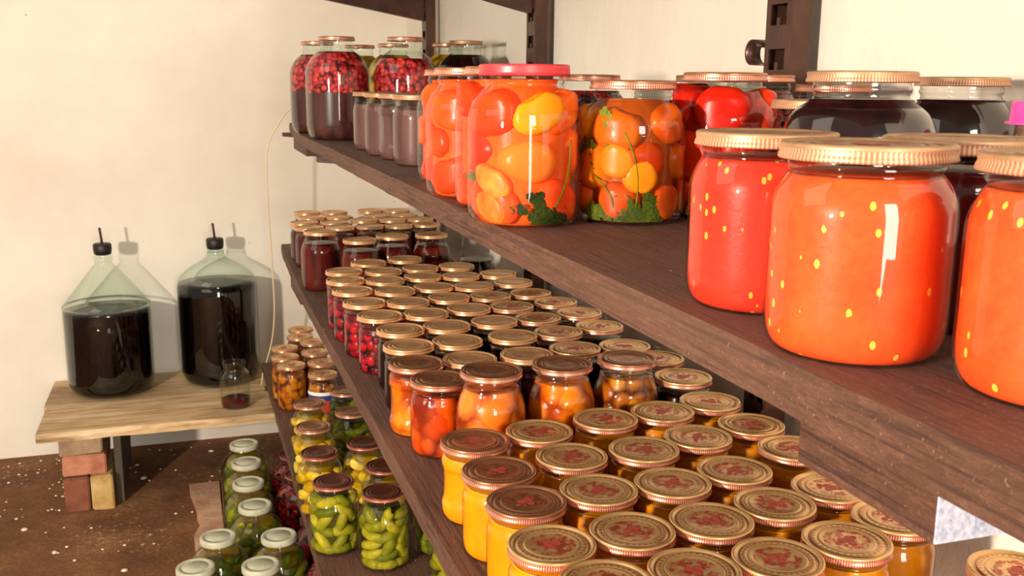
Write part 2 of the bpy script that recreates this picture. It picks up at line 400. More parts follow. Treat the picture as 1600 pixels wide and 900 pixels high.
# wooden cleats hanging under the shelves
def cleat(x0, x1, y0, y1, zt, h, label, pale=False):
    t = thing('wooden_cleat', label, 'wood block', (x0, y0, zt-h+ZO), 0, 'wooden cleats under the shelf boards')
    obj('block', box_me(0, x1-x0, .001, y1-y0, 0, h, .0008), BOARD, t)
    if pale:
        o = obj('end_face', box_me(.0005, x1-x0-.0005, 0, .002, .0005, h-.0005), plain('cool_light_tint', rgb('8C90A8'), .8, 0, (300,.6,.001), (rgb('D0D0DC'), 260)), t)  # cool window light on the sawn end, put into its colour
        o['label'] = 'speckled end tinted pale blue-grey for cool light'
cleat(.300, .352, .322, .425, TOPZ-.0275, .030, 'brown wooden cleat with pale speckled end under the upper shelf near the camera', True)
cleat(.305, .345, 2.72, 3.05, TOPZ-.0275, .032, 'dark wooden cleat under the far end of the upper shelf')
cleat(.275, .315, 2.72, 2.98, MIDZ-.0305, .030, 'dark wooden cleat under the far end of the middle shelf')

# ------------------------------------------------------------------ jar shapes
LR = .0437
def prof(kind, R, H):
    n = .0385
    if kind == 'half': k = [(0,.003),(R*.7,.002),(R*.84,.0),(R*.95,.005),(R,.016),(R,H*.35),(R,H*.66),(R*.985,H*.73),(R*.94,H*.79),(n+.002,H*.845),(n,H*.87),(n+.0015,H*.9),(n,H*.93),(n,H-.002)]
    elif kind == 'tall': k = [(0,.003),(R*.7,.002),(R*.85,.0),(R*.96,.006),(R,.02),(R,H*.35),(R,H*.62),(R*.975,H*.71),(R*.88,H*.79),(n+.003,H*.855),(n,H*.885),(n+.002,H*.91),(n,H*.935),(n,H-.002)]
    elif kind == 'three': k = [(0,.004),(R*.6,.003),(R*.78,.0),(R*.92,.010),(R*.985,.028),(R,.05),(R,H*.6),(R*.97,H*.69),(R*.88,H*.765),(R*.72,H*.825),(n+.004,H*.865),(n,H*.885),(n+.002,H*.91),(n,H*.93),(n,H-.002)]
    elif kind == 'belly': k = [(0,.003),(R*.6,.002),(R*.72,.0),(R*.86,.012),(R*.95,.03),(R,H*.42),(R*.99,H*.60),(R*.93,H*.71),(R*.83,H*.79),(n+.001,H*.855),(n-.001,H*.885),(n+.001,H*.91),(n,H*.935),(n,H-.002)]
    elif kind == 'rib': k = [(0,.003),(R*.75,.0),(R*.93,.004),(R,.012),(R,.022),(R*.95,.030),(R*.93,H*.5),(R*.95,H*.66),(R,H*.70),(R,H*.78),(R*.95,H*.83),(n,H*.87),(n+.001,H*.9),(n,H*.93),(n,H-.002)]
    elif kind == 'cap': k = [(0,.003),(R*.7,.002),(R*.85,.0),(R*.96,.006),(R,.02),(R,H*.5),(R,H*.64),(R*.97,H*.72),(R*.86,H*.80),(n+.001,H*.86),(n-.002,H*.89),(n+.001,H*.93),(n,H-.002)]
    return k
cache = {}
def glass_mesh(kind, R, H):
    key = ('g', kind, R, H)
    if key not in cache:
        mod = (lambda r, z, a, i: r*(1-.02*max(0, math.sin(a*14))) if .03 < z < H*.82 else r) if kind == 'rib' else None
        cache[key] = lathe(catmull(prof(kind, R, H), 3), 56, 'jar_glass_'+kind, mod)
    return cache[key]
def fill_mesh(kind, R, H, level, shrink, mat):
    key = ('f', kind, R, H, level, shrink, mat.name)
    if key not in cache:
        P = [(max(0, r*shrink), z+.0012) for r, z in catmull(prof(kind, R, H), 3)]
        zt = H*level; Q = [p for p in P if p[1] < zt]; rl = Q[-1][0]
        Q += [(rl, zt-.0005), (rl*.97, zt), (rl*.5, zt), (0, zt)]
        mod = (lambda r, z, a, i: r*(1-.02*max(0, math.sin(a*14))) if .03 < z < H*.82 else r) if kind == 'rib' else None
        me = lathe(Q, 48, 'filling', mod); me.materials.append(mat); cache[key] = me
    return cache[key]
def lid_mesh(style):
    if ('lid', style) in cache: return cache[('lid', style)]
    if style in LIDM:
        P = [(.0420,-.0072),(.0440,-.0075),(.0445,-.0066),(.0440,-.0048),(.0432,-.0030),(.0438,-.0012),(.0438,.0002),(.0430,.0012),(.0414,.0015),(.0396,.0004),(.0384,-.0012),(.0370,-.0016),(.0358,-.0010),(.0350,.0000),(.0340,.0004),(.0300,.0004),(.0292,-.0004),(.0284,-.0004),(.0276,.0005),(.0262,.0006),(.0252,.0000),(.015,.0000),(0,.0000)]
        me = lathe(P, 220, 'lid_'+style, lambda r, z, a, i: r*(1.003 if i % 2 else .999) if (r > .0425 and z < -.002) else r)
        me.materials.append(LIDM[style])
    elif style == 'white':
        P = [(.0435,-.015),(.0455,-.015),(.0458,-.012),(.0455,-.002),(.0445,.0005),(.0425,.0012),(.0350,.0010),(.0340,-.0004),(.0300,-.0004),(.0290,.0006),(0,.0006)]
        me = lathe(P, 96, 'lid_white', lambda r, z, a, i: r*(1.006 if i % 2 else .998) if (r > .045 and -.013 < z < -.001) else r); me.materials.append(WHITE_CAP)
    elif style == 'pink':
        P = [(.045,-.018),(.0500,-.018),(.0500,-.0165),(.0468,-.016),(.0462,-.002),(.0450,0),(.040,0),(.0395,-.001),(0,-.001)]
        me = lathe(P, 64, 'lid_pink'); me.materials.append(PINK_CAP)
    elif style == 'red':
        P = [(.043,-.0095),(.0450,-.0095),(.0455,-.006),(.0450,-.002),(.0455,0),(.0440,.0015),(.0420,.001),(.0410,-.0005),(0,-.0005)]
        me = lathe(P, 64, 'lid_red'); me.materials.append(RED_CAP)
    cache[('lid', style)] = me; return me
# the red lettering and the tomato emblem stamped on the lids
def glyph(ch, size):
    cu = bpy.data.curves.new('glyph', 'FONT'); cu.body = ch; cu.size = size; cu.align_x = 'CENTER'; cu.align_y = 'CENTER'; cu.resolution_u = 3
    o = bpy.data.objects.new('glyph', cu); C.objects.link(o)
    dg = bpy.context.evaluated_depsgraph_get(); me = bpy.data.meshes.new_from_object(o.evaluated_get(dg))
    vs = [v.co.copy() for v in me.vertices]; fs = [tuple(p.vertices) for p in me.polygons]
    bpy.data.objects.remove(o); bpy.data.curves.remove(cu); bpy.data.meshes.remove(me); return vs, fs
def print_mesh():
    bm = bmesh.new()
    def put(ch, ang, rad, size, outward=True, sx=1.0):
        vs, fs = glyph(ch, size); rot = ang-PI/2 if outward else ang+PI/2
        out = []
        for v in vs:
            x, y = v.x*sx, v.y
            out.append(bm.verts.new((rad*math.cos(ang)+x*math.cos(rot)-y*math.sin(rot), rad*math.sin(ang)+x*math.sin(rot)+y*math.cos(rot), 0)))
        for f in fs:
            try: bm.faces.new([out[i] for i in f])
            except ValueError: pass
    for ch, a, s in (('П', 168, .0095), ('О', 143, .0095), ('М', 122, .0062), ('И', 107, .0055), ('Д', 92, .0055), ('О', 78, .0055), ('Р', 64, .0055), ('Ы', 49, .0062)):
        put(ch, math.radians(a), .0185, s)
    for ch, a, s in (('П', 265, .006), ('О', 280, .0065), ('О', 305, .0095), ('Ц', 330, .0095)):
        put(ch, math.radians(a), .0185, s, False)
    rnd = random.Random(3)
    def blob(cx, cy, r, n=28, w=.05):
        vs = [bm.verts.new((cx+r*(1+rnd.uniform(-w,w))*math.cos(2*PI*i/n), cy+r*(1+rnd.uniform(-w,w))*math.sin(2*PI*i/n), 0)) for i in range(n)]
        bm.faces.new(vs)
    # three tomatoes and a pair of leaves as one flat emblem
    blob(-.0045, .001, .0052); blob(.0048, .0026, .0056); blob(.0012, -.0072, .0046); blob(.0105, .0035, .0026); blob(-.0125, -.0035, .0032); blob(-.008, -.0095, .0022)
    bmesh.ops.recalc_face_normals(bm, faces=bm.faces[:])
    for f in bm.faces:
        if f.normal.z < 0: f.normal_flip()
    me = mesh_from(bm, 'lid_print', False); me.materials.append(PRINT); return me
PRINTME = print_mesh()

def jar(name, x, y, z, kind, R, H, filling, level, lid, label, group=None, glass=None, shrink=.968, rot=None, prnt=False, fname='filling'):
    t = thing(name, label, 'jar', (x, y, z+ZO), random.uniform(0, 2*PI) if rot is None else rot, group)
    o = obj('glass_body', glass_mesh(kind, R, H), None, t)
    if not o.data.materials: o.data.materials.append(GLASS)
    if glass is not None:
        o.data = o.data.copy(); o.data.materials[0] = glass
    if filling: obj(fname, fill_mesh(kind, R, H, level, shrink, F[filling]), None, t)
    if lid:
        l = obj('lid', lid_mesh(lid), None, t, (0, 0, H))
        if prnt: obj('lid_print', PRINTME, None, l, (0, 0, .00035))
    return t

def relax(items, fixed=()):
    """items: [x, y, R]; push touching jars apart"""
    for _ in range(1200):
        for i in range(len(items)):
            for j in range(i+1, len(items)):
                a, b = items[i], items[j]; dx, dy = b[0]-a[0], b[1]-a[1]; d = math.hypot(dx, dy) or 1e-6
                m = a[2]+b[2]+.0005
                if d < m:
                    s = (m-d)/2/d; a[0] -= dx*s; a[1] -= dy*s; b[0] += dx*s; b[1] += dy*s
    return items

# ------------------------------------------------------------------ middle shelf
near = [(.694,1.2),(.606,1.179),(.698,1.097),(.603,1.074),(.327,1.143),(.417,1.153),(.327,1.041),(.425,1.058),(.521,1.173),(.33,.948),(.416,.955),(.321,.842),(.506,.949),(.593,.962),(.502,.848),(.592,.866),(.517,.755),(.605,.768),(.702,1.004),(.719,.664),(.662,.881),(.681,.797),(.523,1.055),(.409,.849),(.349,.760),(.43,.756)]
mid = [(.411,2.397),(.508,2.427),(.337,2.302),(.426,2.278),(.519,2.296),(.324,2.193),(.409,2.169),(.502,2.191),(.321,2.077),(.408,2.053),(.498,2.07),(.325,1.953),(.411,1.933),(.502,1.952),(.589,1.944),(.334,1.83),(.423,1.824),(.515,1.843),(.35,1.711),(.436,1.716),(.532,1.726),(.34,1.597),(.427,1.604),(.417,1.488),(.681,2.072),(.68,1.949),(.711,1.747),(.706,1.635),(.601,1.837),(.618,1.728),(.616,1.615),(.604,1.5),(.531,1.611),(.514,1.488),(.609,2.298),(.587,2.176),(.584,2.054),(.678,2.176),(.701,1.852),(.692,1.492),(.71,1.405),(.696,1.299)]
orange = [(.326,1.478,.112,'half','apricot'),(.340,1.382,.112,'half','apricot_red')]
far = [(.37,3.334),(.458,3.32),(.581,3.335),(.668,3.314),(.332,3.088),(.422,3.071),(.522,3.107),(.61,3.094),(.516,2.968),(.67,3.192),(.698,3.088),(.603,2.96),(.689,2.968),(.578,3.198),(.454,3.196),(.37,3.20),(.335,2.975),(.425,2.965)]
farbig = [(.325,2.64,.155),(.420,2.555,.142),(.515,2.60,.142),(.612,2.60,.142),(.70,2.45,.118)]
belly = [(.391,1.284,.149),(.505,1.300,.145),(.612,1.300,.145)]
items = [[x,y,.0440] for x,y in near]+[[x,y,.0436] for x,y in mid]+[[x,y,.0450] for x,y,_,_,_ in orange]+[[x,y,.0510] for x,y,_ in belly]
relax(items)
nN, nM = len(near), len(mid)
def columns(pts, edges):
    cols = {}
    for i, (x, y) in enumerate(pts): cols.setdefault(sum(x > e for e in edges), []).append((y, i))
    out = {}
    for c, l in cols.items():
        for k, (_, i) in enumerate(sorted(l)): out[i] = (c, k)
    return out
lab = columns([(a[0],a[1]) for a in items[:nN]], (.372,.465,.555,.645))
for i, (x, y, r) in enumerate(items[:nN]):
    c, k = lab[i]; bright = c == 0 or (c == 1 and k < 2)  # inner columns take the shaded colour of the same puree
    prn = (x+y) > 1.15 or True
    jar('puree_jar', x, y, MIDZ, 'rib' if (c == 0 and k == 4) or i == 4 else 'half', r-.0008, .1015, 'yellow' if bright else 'amber', .86, 'print' if c > 0 or k < 2 else 'bronze',
        'gold-lidded jar of %s puree, %s from shelf edge, %s in its column from camera' % ('yellow' if bright else 'amber', ORD[c], ORD[k]),
        'squat jars of yellow puree on the middle shelf', rot=random.choice([0,.3,-.25,.6,2.2,3.4,5.2]) , prnt=True)
mi = items[nN:nN+nM]; lab = columns([(a[0],a[1]) for a in mi], (.378,.465,.555,.645))
for i, (x, y, r) in enumerate(mi):
    c, k = lab[i]; ch = c <= 1 and y > 1.76
    jar('cherry_jar' if ch else 'juice_jar', x, y, MIDZ, 'half', r-.0008, .1088, 'cherry' if ch else 'dark', .8, 'plain' if not (x > .56 and y < 2.0) else 'print',
        'gold-lidded jar of %s, %s from shelf edge, %s in its column from camera' % ('red cherries' if ch else 'dark juice', ORD[c], ORD[k]),
        'half-litre jars of cherries and dark juice on the middle shelf', prnt=(x > .56 and y < 2.0))
oi = items[nN+nM:nN+nM+2]
for (x, y, r), (_, _, H, kd, fl), nm in zip(oi, orange, ('farther', 'nearer')):
    jar('apricot_jar', x, y, MIDZ, 'rib' if fl == 'apricot' else 'half', r-.0006, H, fl, .84, 'bronze', 'bronze-lidded jar of orange apricot halves at shelf edge, the %s of two' % nm, 'apricot jars at the shelf edge', prnt=False)
bi = items[nN+nM+2:]
for (x, y, r), (_, _, H), nm in zip(bi, belly, ('leftmost', 'middle', 'rightmost')):
    jar('preserve_jar', x, y, MIDZ, 'belly', r-.0005, H, 'orangefruit' if nm == 'leftmost' else 'apricot' if nm == 'middle' else 'brownfruit', .84, 'bronze',
        'round-bellied jar of amber fruit on middle shelf, %s of three in a row' % nm, 'round-bellied fruit jars on the middle shelf')
fi = [[x,y,.0436] for x,y in far]+[[x,y,.0535] for x,y,_ in farbig]+[list(a) for a in mi if a[1] > 2.2]
relax(fi)
lab = columns([(a[0],a[1]) for a in fi[:len(far)]], (.38,.475,.56,.645))
for i, (x, y, r) in enumerate(fi[:len(far)]):
    c, k = lab[i]
    jar('juice_jar', x, y, MIDZ, 'half', r-.0008, .118, 'wine', .8, 'plain', 'gold-lidded dark jar at far shelf end, %s from edge, %s in its column' % (ORD[c], ORD[k]), 'small dark jars at the far end of the middle shelf')
for i, ((x, y, r), (_, _, H)) in enumerate(zip(fi[len(far):len(far)+5], farbig)):
    jar('juice_jar', x, y, MIDZ, 'tall' if i < 2 else 'belly', r-.001, H, 'wine' if i < 4 else 'dark', .8, 'plain' if i < 4 else None,
        ('taller gold-lidded jar of dark red juice behind cherry jars, %s from shelf edge' % ORD[i]) if i < 4 else 'open dark red jar without lid, farthest from the edge behind cherry jars', 'taller juice jars behind the cherry jars')

# ------------------------------------------------------------------ things packed inside jars
CAM = Vector((0, 0, ZO))
def piece(name, me, loc, mat, label, cat, group):
    me.materials.append(mat); o = obj(name, me, None, None, loc); return tag(o, label, cat, group)
def round_piece(name, jx, jy, jz, Rin, H, a, z, rx, ry, rz, mat, label, cat, group, cut=False, inset=.75):
    """a fruit pressed against the inside of the glass"""
    d = Rin-rx*inset; cx, cy = d*math.cos(a), d*math.sin(a)
    bm = bmesh.new(); bmesh.ops.create_uvsphere(bm, u_segments=20, v_segments=14, radius=1)
    rot = Matrix.Rotation(random.uniform(-.6,.6), 3, 'X') @ Matrix.Rotation(random.uniform(-.6,.6), 3, 'Y')
    ph = random.uniform(0, 6)
    for v in bm.verts:
        p = v.co.copy(); th = math.atan2(p.y, p.x)
        k = (1+.10*math.cos(3*th+ph)*(1-p.z*p.z))*(1+.16*p.z*math.sin(ph))-.22*max(0, p.z-.8)/.2*(1 if not cut else 0)
        p = rot @ Vector((p.x*rx*k, p.y*ry*k, p.z*rz*k))
        ca, sa = math.cos(a), math.sin(a)
        q = Vector((cx+p.x*ca-p.y*sa, cy+p.x*sa+p.y*ca, z+p.z))
        r = math.hypot(q.x, q.y)
        if r > Rin: q.x *= Rin/r; q.y *= Rin/r
        q.z = max(.004, min(H, q.z)); v.co = q-Vector((cx, cy, z))
    return piece(name, mesh_from(bm, name), (jx+cx, jy+cy, jz+ZO+z), mat, label, cat, group)
def long_piece(name, jx, jy, jz, Rin, a, z, L, r, tilt, mat, label, cat, group, zmax):
    Rc = Rin-r; bm = bmesh.new(); N, K = 12, 10; rings = []
    bend = random.uniform(-.25,.25)
    def P(s):
        u = s*math.cos(tilt)-bend*s*s/L*math.sin(tilt)*2; w = s*math.sin(tilt)+bend*s*s/L*math.cos(tilt)*2
        an = a+u/Rc; return Vector((Rc*math.cos(an), Rc*math.sin(an), min(zmax-r, max(r+.004, z+w))))
    c = P(0)
    for i in range(N+1):
        t = -1+2*i/N; s = t*L/2; p = P(s); d = (P(s+.001)-P(s-.001)).normalized()
        n = Vector((p.x, p.y, 0)).normalized(); b = d.cross(n).normalized(); n = b.cross(d)
        rr = r*max(.12, (1-abs(t)**3.2))**.6*(1+.05*math.sin(7*t))
        rings.append([bm.verts.new(p-c+(n*math.cos(2*PI*k/K)+b*math.sin(2*PI*k/K))*rr) for k in range(K)])
    for A, B in zip(rings, rings[1:]):
        for k in range(K): bm.faces.new((A[k], A[(k+1)%K], B[(k+1)%K], B[k]))
    bm.faces.new(rings[0][::-1]); bm.faces.new(rings[-1])
    bmesh.ops.recalc_face_normals(bm, faces=bm.faces[:])
    return piece(name, mesh_from(bm, name), (jx+c.x, jy+c.y, jz+ZO+c.z), mat, label, cat, group)
def cam_angle(x, y): return math.atan2(-y, -x)
def seen(a, x, y, lim=1.75):
    d = (a-cam_angle(x, y)+PI) % (2*PI)-PI; return abs(d) < lim
def pack_round(name, x, y, z, R, top, r, mats, label, cat, group, kinds=(1,1,1), lim=1.75, jit=.12, sizes=(.88,1.12), cutmat=None):
    Rin = R*.958; zz = r*.95
    off = random.uniform(0, 1)
    while zz < top-r*.35:
        n = max(3, int(2*PI*(Rin-r*.75)/(r*1.86)))
        for k in range(n):
            a = 2*PI*(k+off)/n+random.uniform(-.5,.5)*jit
            if not seen(a, x, y, lim): continue
            s = random.uniform(*sizes); mt = random.choice(mats)
            round_piece(name, x, y, z, Rin, top, a, zz+random.uniform(-jit,jit)*r, r*kinds[0]*s, r*kinds[1]*s, r*kinds[2]*s, mt, label, cat, group)
        zz += r*1.68; off += .5
def sprig(x, y, z, R, a, zz, n, label, group, stem=None, spread=.3):
    """parsley: curved stem with lobed leaflets lying against the glass"""
    Rl = R*.962; root = thing('parsley_sprig', label, 'herb', (x, y, z+ZO), 0, group)
    bm = bmesh.new()
    for i in range(n):
        ac = a+random.gauss(0, spread); zc = zz+abs(random.gauss(0, .010)); s = random.uniform(.008,.0135); ro = random.uniform(0, 2*PI)
        def q(px, pz, dr=0):
            an = ac+px/Rl; return ((Rl-dr)*math.cos(an), (Rl-dr)*math.sin(an), max(.004, zc+pz))
        for lobe in range(3):
            la = ro+(lobe-1)*.95; vs = []
            for t, w in ((0,0),(.35,.26),(.5,.20),(.62,.38),(.75,.28),(.86,.34),(1,.05)):
                vs.append((t*s, w*s))
            pts = vs+[(t, -w) for t, w in vs[::-1][:-1]]
            V = [bm.verts.new(q(px*math.cos(la)-pz*math.sin(la), px*math.sin(la)+pz*math.cos(la), random.uniform(0,.0012)+lobe*.0004)) for px, pz in pts]
            try: bm.faces.new(V)
            except ValueError: pass
    o = obj('leaves', mesh_from(bm, 'leaves', False), LEAF, root)
    if stem:
        pts = []
        for t in range(9):
            u = t/8; an = stem[0]+(stem[2]-stem[0])*u+.12*math.sin(u*PI); pz = stem[1]+(stem[3]-stem[1])*u
            pts.append((Rl*1.0*math.cos(an), Rl*math.sin(an), pz))
        obj('stem', tube(pts, .0009, 'stem', 6), CUC, root)
    return root

# ------------------------------------------------------------------ upper shelf
U = TOPZ
# tomato sauce in squat jars
jar('sauce_jar', .347, .548, U, 'half', .0465, .109, 'tomato_red', .87, 'rusty', 'squat jar of red tomato sauce, left of the biggest orange sauce jar', prnt=False)
jar('sauce_jar', .335, .434, U, 'half', .0475, .109, 'tomato_sauce', .87, 'rusty', 'biggest-looking squat jar of orange tomato sauce at shelf edge in the right foreground', prnt=True)
jar('sauce_jar', .428, .470, U, 'half', .0405, .109, 'beet', .84, 'rusty', 'dark red sauce jar behind the two orange sauce jars on upper shelf')
jar('sauce_jar', .378, .340, U, 'half', .0462, .109, 'tomato_sauce', .87, 'rusty', 'orange tomato sauce jar cut off by the right edge of the photo')
# whole tomatoes
TT = [('o4', .322, .950, .0568, .155, 'red'), ('o3', .342, 1.080, .0555, .155, 'bronze'), ('o2', .336, 1.200, .0555, .155, 'bronze'), ('o1', .367, 1.386, .0555, .155, 'bronze')]
TL = {'o4': 'jar of cut orange tomatoes with a flat red lid on upper shelf', 'o3': 'bronze-lidded tomato jar with dill, first one behind the red-lidded jar', 'o2': 'bronze-lidded orange tomato jar, second one behind the red-lidded jar', 'o1': 'bronze-lidded orange tomato jar, farthest of the orange row on upper shelf'}
for k, x, y, R, H, lid in TT:
    jar('tomato_jar', x, y, U, 'tall', R, H, 'tomcore', .92, lid, TL[k], shrink=.84, fname='brine')
    far_ = k != 'o4'
    g = {'o4': 'tomatoes in the red-lidded jar', 'o3': 'tomatoes in the first jar behind the red-lidded one', 'o2': 'tomatoes in the second jar behind the red-lidded one', 'o1': 'tomatoes in the farthest jar of the orange row'}[k]
    lb = {'o4': 'orange red tomato piece inside the jar with the red lid', 'o3': 'orange tomato inside the first jar behind the red-lidded jar', 'o2': 'orange tomato inside the second jar behind the red-lidded jar', 'o1': 'orange tomato inside the farthest jar of the orange row'}[k]
    pack_round('tomato', x, y, U, R, H*.90, .0262, [TOM_OR, TOM_OR, TOM_RE2] if k == 'o4' else [TOM_OR], lb, 'tomato', g, (1,1.18,.92), jit=.2)
    pass
# the pale golden tomato near the shoulder and the cut halves near the base of the red-lidded jar
x, y, R = .322, .950, .0568; ca = cam_angle(x, y)
round_piece('tomato', x, y, U, R*.972, .15, ca+.30, .112, .020, .026, .0195, TOM_YE, 'whole golden-yellow tomato high inside the jar with the red lid', 'tomato', None, inset=.55)
round_piece('tomato_half', x, y, U, R*.972, .15, ca-.62, .045, .018, .024, .014, TOM_CUT, 'pale cut tomato half low inside the red-lidded jar, upper one', 'tomato', None, True, inset=.6)
round_piece('tomato_half', x, y, U, R*.972, .15, ca-.70, .018, .018, .025, .015, TOM_CUT, 'pale cut tomato half at the bottom of the red-lidded jar', 'tomato', None, True, inset=.6)
sprig(x, y, U, R, ca+.55, .006, 26, 'parsley lying at the bottom of the red-lidded tomato jar', None, (ca+.62,.02,ca+1.0,.085), .38)
x, y, R = .342, 1.080, .0555; ca = cam_angle(x, y)
sprig(x, y, U, R, ca-.45, .012, 34, 'dill and parsley clump in the first jar behind the red-lidded one', None, (ca-.5,.04,ca-.25,.10), .16)
# g : tomatoes with parsley
x, y, R, H = .436, .940, .0562, .141; ca = cam_angle(x, y)
jar('tomato_jar', x, y, U, 'tall', R, H, 'ambercore', .88, 'bronze', 'jar of amber tomatoes with parsley leaves, right of the red-lidded jar', shrink=.78, fname='brine')
pack_round('tomato', x, y, U, R, .126, .0225, [TOM_BR, TOM_BR, TOM_BR, TOM_RD], 'amber red tomato inside the parsley jar on upper shelf', 'tomato', 'tomatoes in the parsley jar', (1,1.05,1.0))
round_piece('tomato', x, y, U, R*.972, .13, ca-.32, .062, .016, .0185, .018, TOM_YE, 'golden oval tomato in the parsley jar, left one', 'tomato', None, inset=.5)
round_piece('tomato', x, y, U, R*.972, .13, ca+.22, .050, .016, .018, .0175, TOM_YE, 'golden round tomato in the parsley jar, right one', 'tomato', None, inset=.5)
sprig(x, y, U, R, ca+.0, .006, 46, 'parsley bed along the bottom of the amber tomato jar', None, (ca+.12,.02,ca-.12,.092), .42)
sprig(x, y, U, R, ca-1.0, .062, 12, 'parsley leaves at the left side of the amber tomato jar', None, (ca-.75,.050,ca-.30,.018), .12)
sprig(x, y, U, R, ca-.45, .088, 9, 'single pale parsley leaf high in the amber tomato jar', None, None, .08)
# j : red peppers
x, y, R, H = .548, .952, .0570, .150
jar('pepper_jar', x, y, U, 'tall', R, H, 'redcore2', .88, 'bronze', 'jar of bright red tomatoes with a garlic clove, behind the red sauce jar', shrink=.80, fname='brine')
pack_round('tomato', x, y, U, R, .14, .0265, [TOM_RD], 'bright red tomato inside the garlic jar on upper shelf', 'tomato', 'red tomatoes in the garlic jar', (1,1.1,1.1))
ca = cam_angle(x, y)
round_piece('garlic_clove', x, y, U, R*.972, .15, ca-.35, .016, .010, .020, .012, GARLIC, 'tan garlic clove at the bottom of the red tomato jar', 'garlic', None, inset=.3)
# back rows
jar('tomato_jar', .555, 1.345, U, 'tall', .0555, .150, 'bigred', .86, 'bronze', 'dim red tomato jar behind and between the red-lidded and parsley jars')
jar('dark_jar', .672, 1.350, U, 'tall', .0500, .138, 'dark', .84, 'bronze', 'dark-filled jar standing right behind the parsley tomato jar')
jar('dark_jar', .690, 1.245, U, 'tall', .0500, .150, 'dark', .84, 'rusty', 'dark jar with dull lid near the wall, left of the nearest upright')
jar('pepper_jar', .690, 1.115, U, 'tall', .0540, .150, 'bigred', .86, 'bronze', 'red pepper jar in front of the foot of the nearest upright')
jar('pepper_jar', .720, 1.000, U, 'tall', .0540, .139, 'bigred', .86, 'bronze', 'dim red jar with greens, right of the nearest upright')
jar('jam_jar', .590, .845, U, 'belly', .0500, .124, 'dark', .72, 'rusty', 'small black jam jar between the red sauce jar and bright tomatoes', glass=DUSTY_GLASS)
jar('jam_jar', .530, .700, U, 'belly', .0640, .149, 'dark', .86, 'rusty', 'dusty round-shouldered jar of black jam behind the orange sauce jar', glass=DUSTY_GLASS)
jar('jam_jar', .735, .815, U, 'belly', .0580, .147, 'dark', .86, 'rusty', 'second dusty black jam jar, against the wall at the right', glass=DUSTY_GLASS)
jar('paste_jar', .668, .615, U, 'tall', .0480, .128, 'grey', .86, 'pink', 'greyish jar with a bright pink plastic lid at the right edge', glass=DUSTY_GLASS)
# small pale plum jars
for k, (x, y) in enumerate([(.375,2.076),(.371,1.914),(.377,1.799),(.377,1.668)]):
    jar('juice_jar', x, y, U, 'rib' if k == 2 else 'half', .0445, .117, 'plum', .80, 'rusty', 'half-litre jar of pale plum juice on upper shelf, %s from far end' % ORD[k], 'half-litre jars of plum juice')
# three litre jars
big = [(.357,2.470,'berries',.86,'bronze','three-litre jar of floating red berries at the far shelf edge, front one'),
       (.352,2.800,'berries',.86,'bronze','three-litre jar of red berries, last one at the far shelf end'),
       (.515,2.420,'berries',.80,'bronze','three-litre berry jar standing behind the small plum juice jars'),
       (.700,2.540,'dark',.86,'rusty','three-litre jar of black juice nearest the wall at the far end'),
       (.500,2.990,'yellowfruit',.88,'bronze','three-litre jar of yellow fruit, leftmost of three at the back'),
       (.570,2.840,'yellowfruit',.88,'bronze','three-litre jar of yellow fruit, middle one of three at the back'),
       (.700,2.720,'yellowfruit',.88,'bronze','three-litre jar of yellow fruit, rightmost of three at the back')]
for x, y, f, lv_, ld, lb in big:
    jar('large_jar', x, y, U, 'three', .077, .243, f, lv_, ld, lb, 'three-litre jars at the far end of the upper shelf', glass=GREEN_GLASS)

# ------------------------------------------------------------------ low shelf
apr = [[.271,3.025,.0455],[.262,3.125,.0455],[.271,3.235,.0455],[.370,3.289,.0455],[.360,3.157,.0455],[.365,3.03,.0455],[.352,2.90,.0455],[.350,3.48,.0455],[.335,3.375,.0455]]
relax(apr)
AL = ['nearest in the column at the shelf edge','second in the column at the shelf edge','third in the column at the shelf edge','fourth in the inner column','third in the inner column','second in the inner column','first in the inner column, with a paper label','highest in the photo at the far shelf end','just before the farthest one at the shelf end']
for i, (x, y, r) in enumerate(apr):
    t = jar('fruit_jar', x, y, LOWZ, 'half', r-.0008, .138, 'brownfruit', .84, 'print', 'jar of amber fruit on low shelf, %s' % AL[i], 'amber fruit jars on the low shelf', prnt=True)
    if i == 6:
        m = M('paper_label'); z = m.xyz()[2]
        m.base(m.ramp(m.math('MULTIPLY', z, 1/.14), [(.25, rgb('D83820')), (.40, rgb('E04028')), (.46, rgb('2A3A8A')), (.54, rgb('2A3A8A')), (.58, rgb('F4F0E8'))])).set(Roughness=.6)
        m.m.node_tree.nodes[-1].color_ramp.interpolation = 'CONSTANT' if hasattr(m.m.node_tree.nodes[-1], 'color_ramp') else None
        lb = obj('paper_label', lathe([(r-.0002,.030),(r-.0002,.055),(r-.0002,.092)], 48, 'paper_label'), m.m, t); lb['label'] = 'white, blue and red paper band'
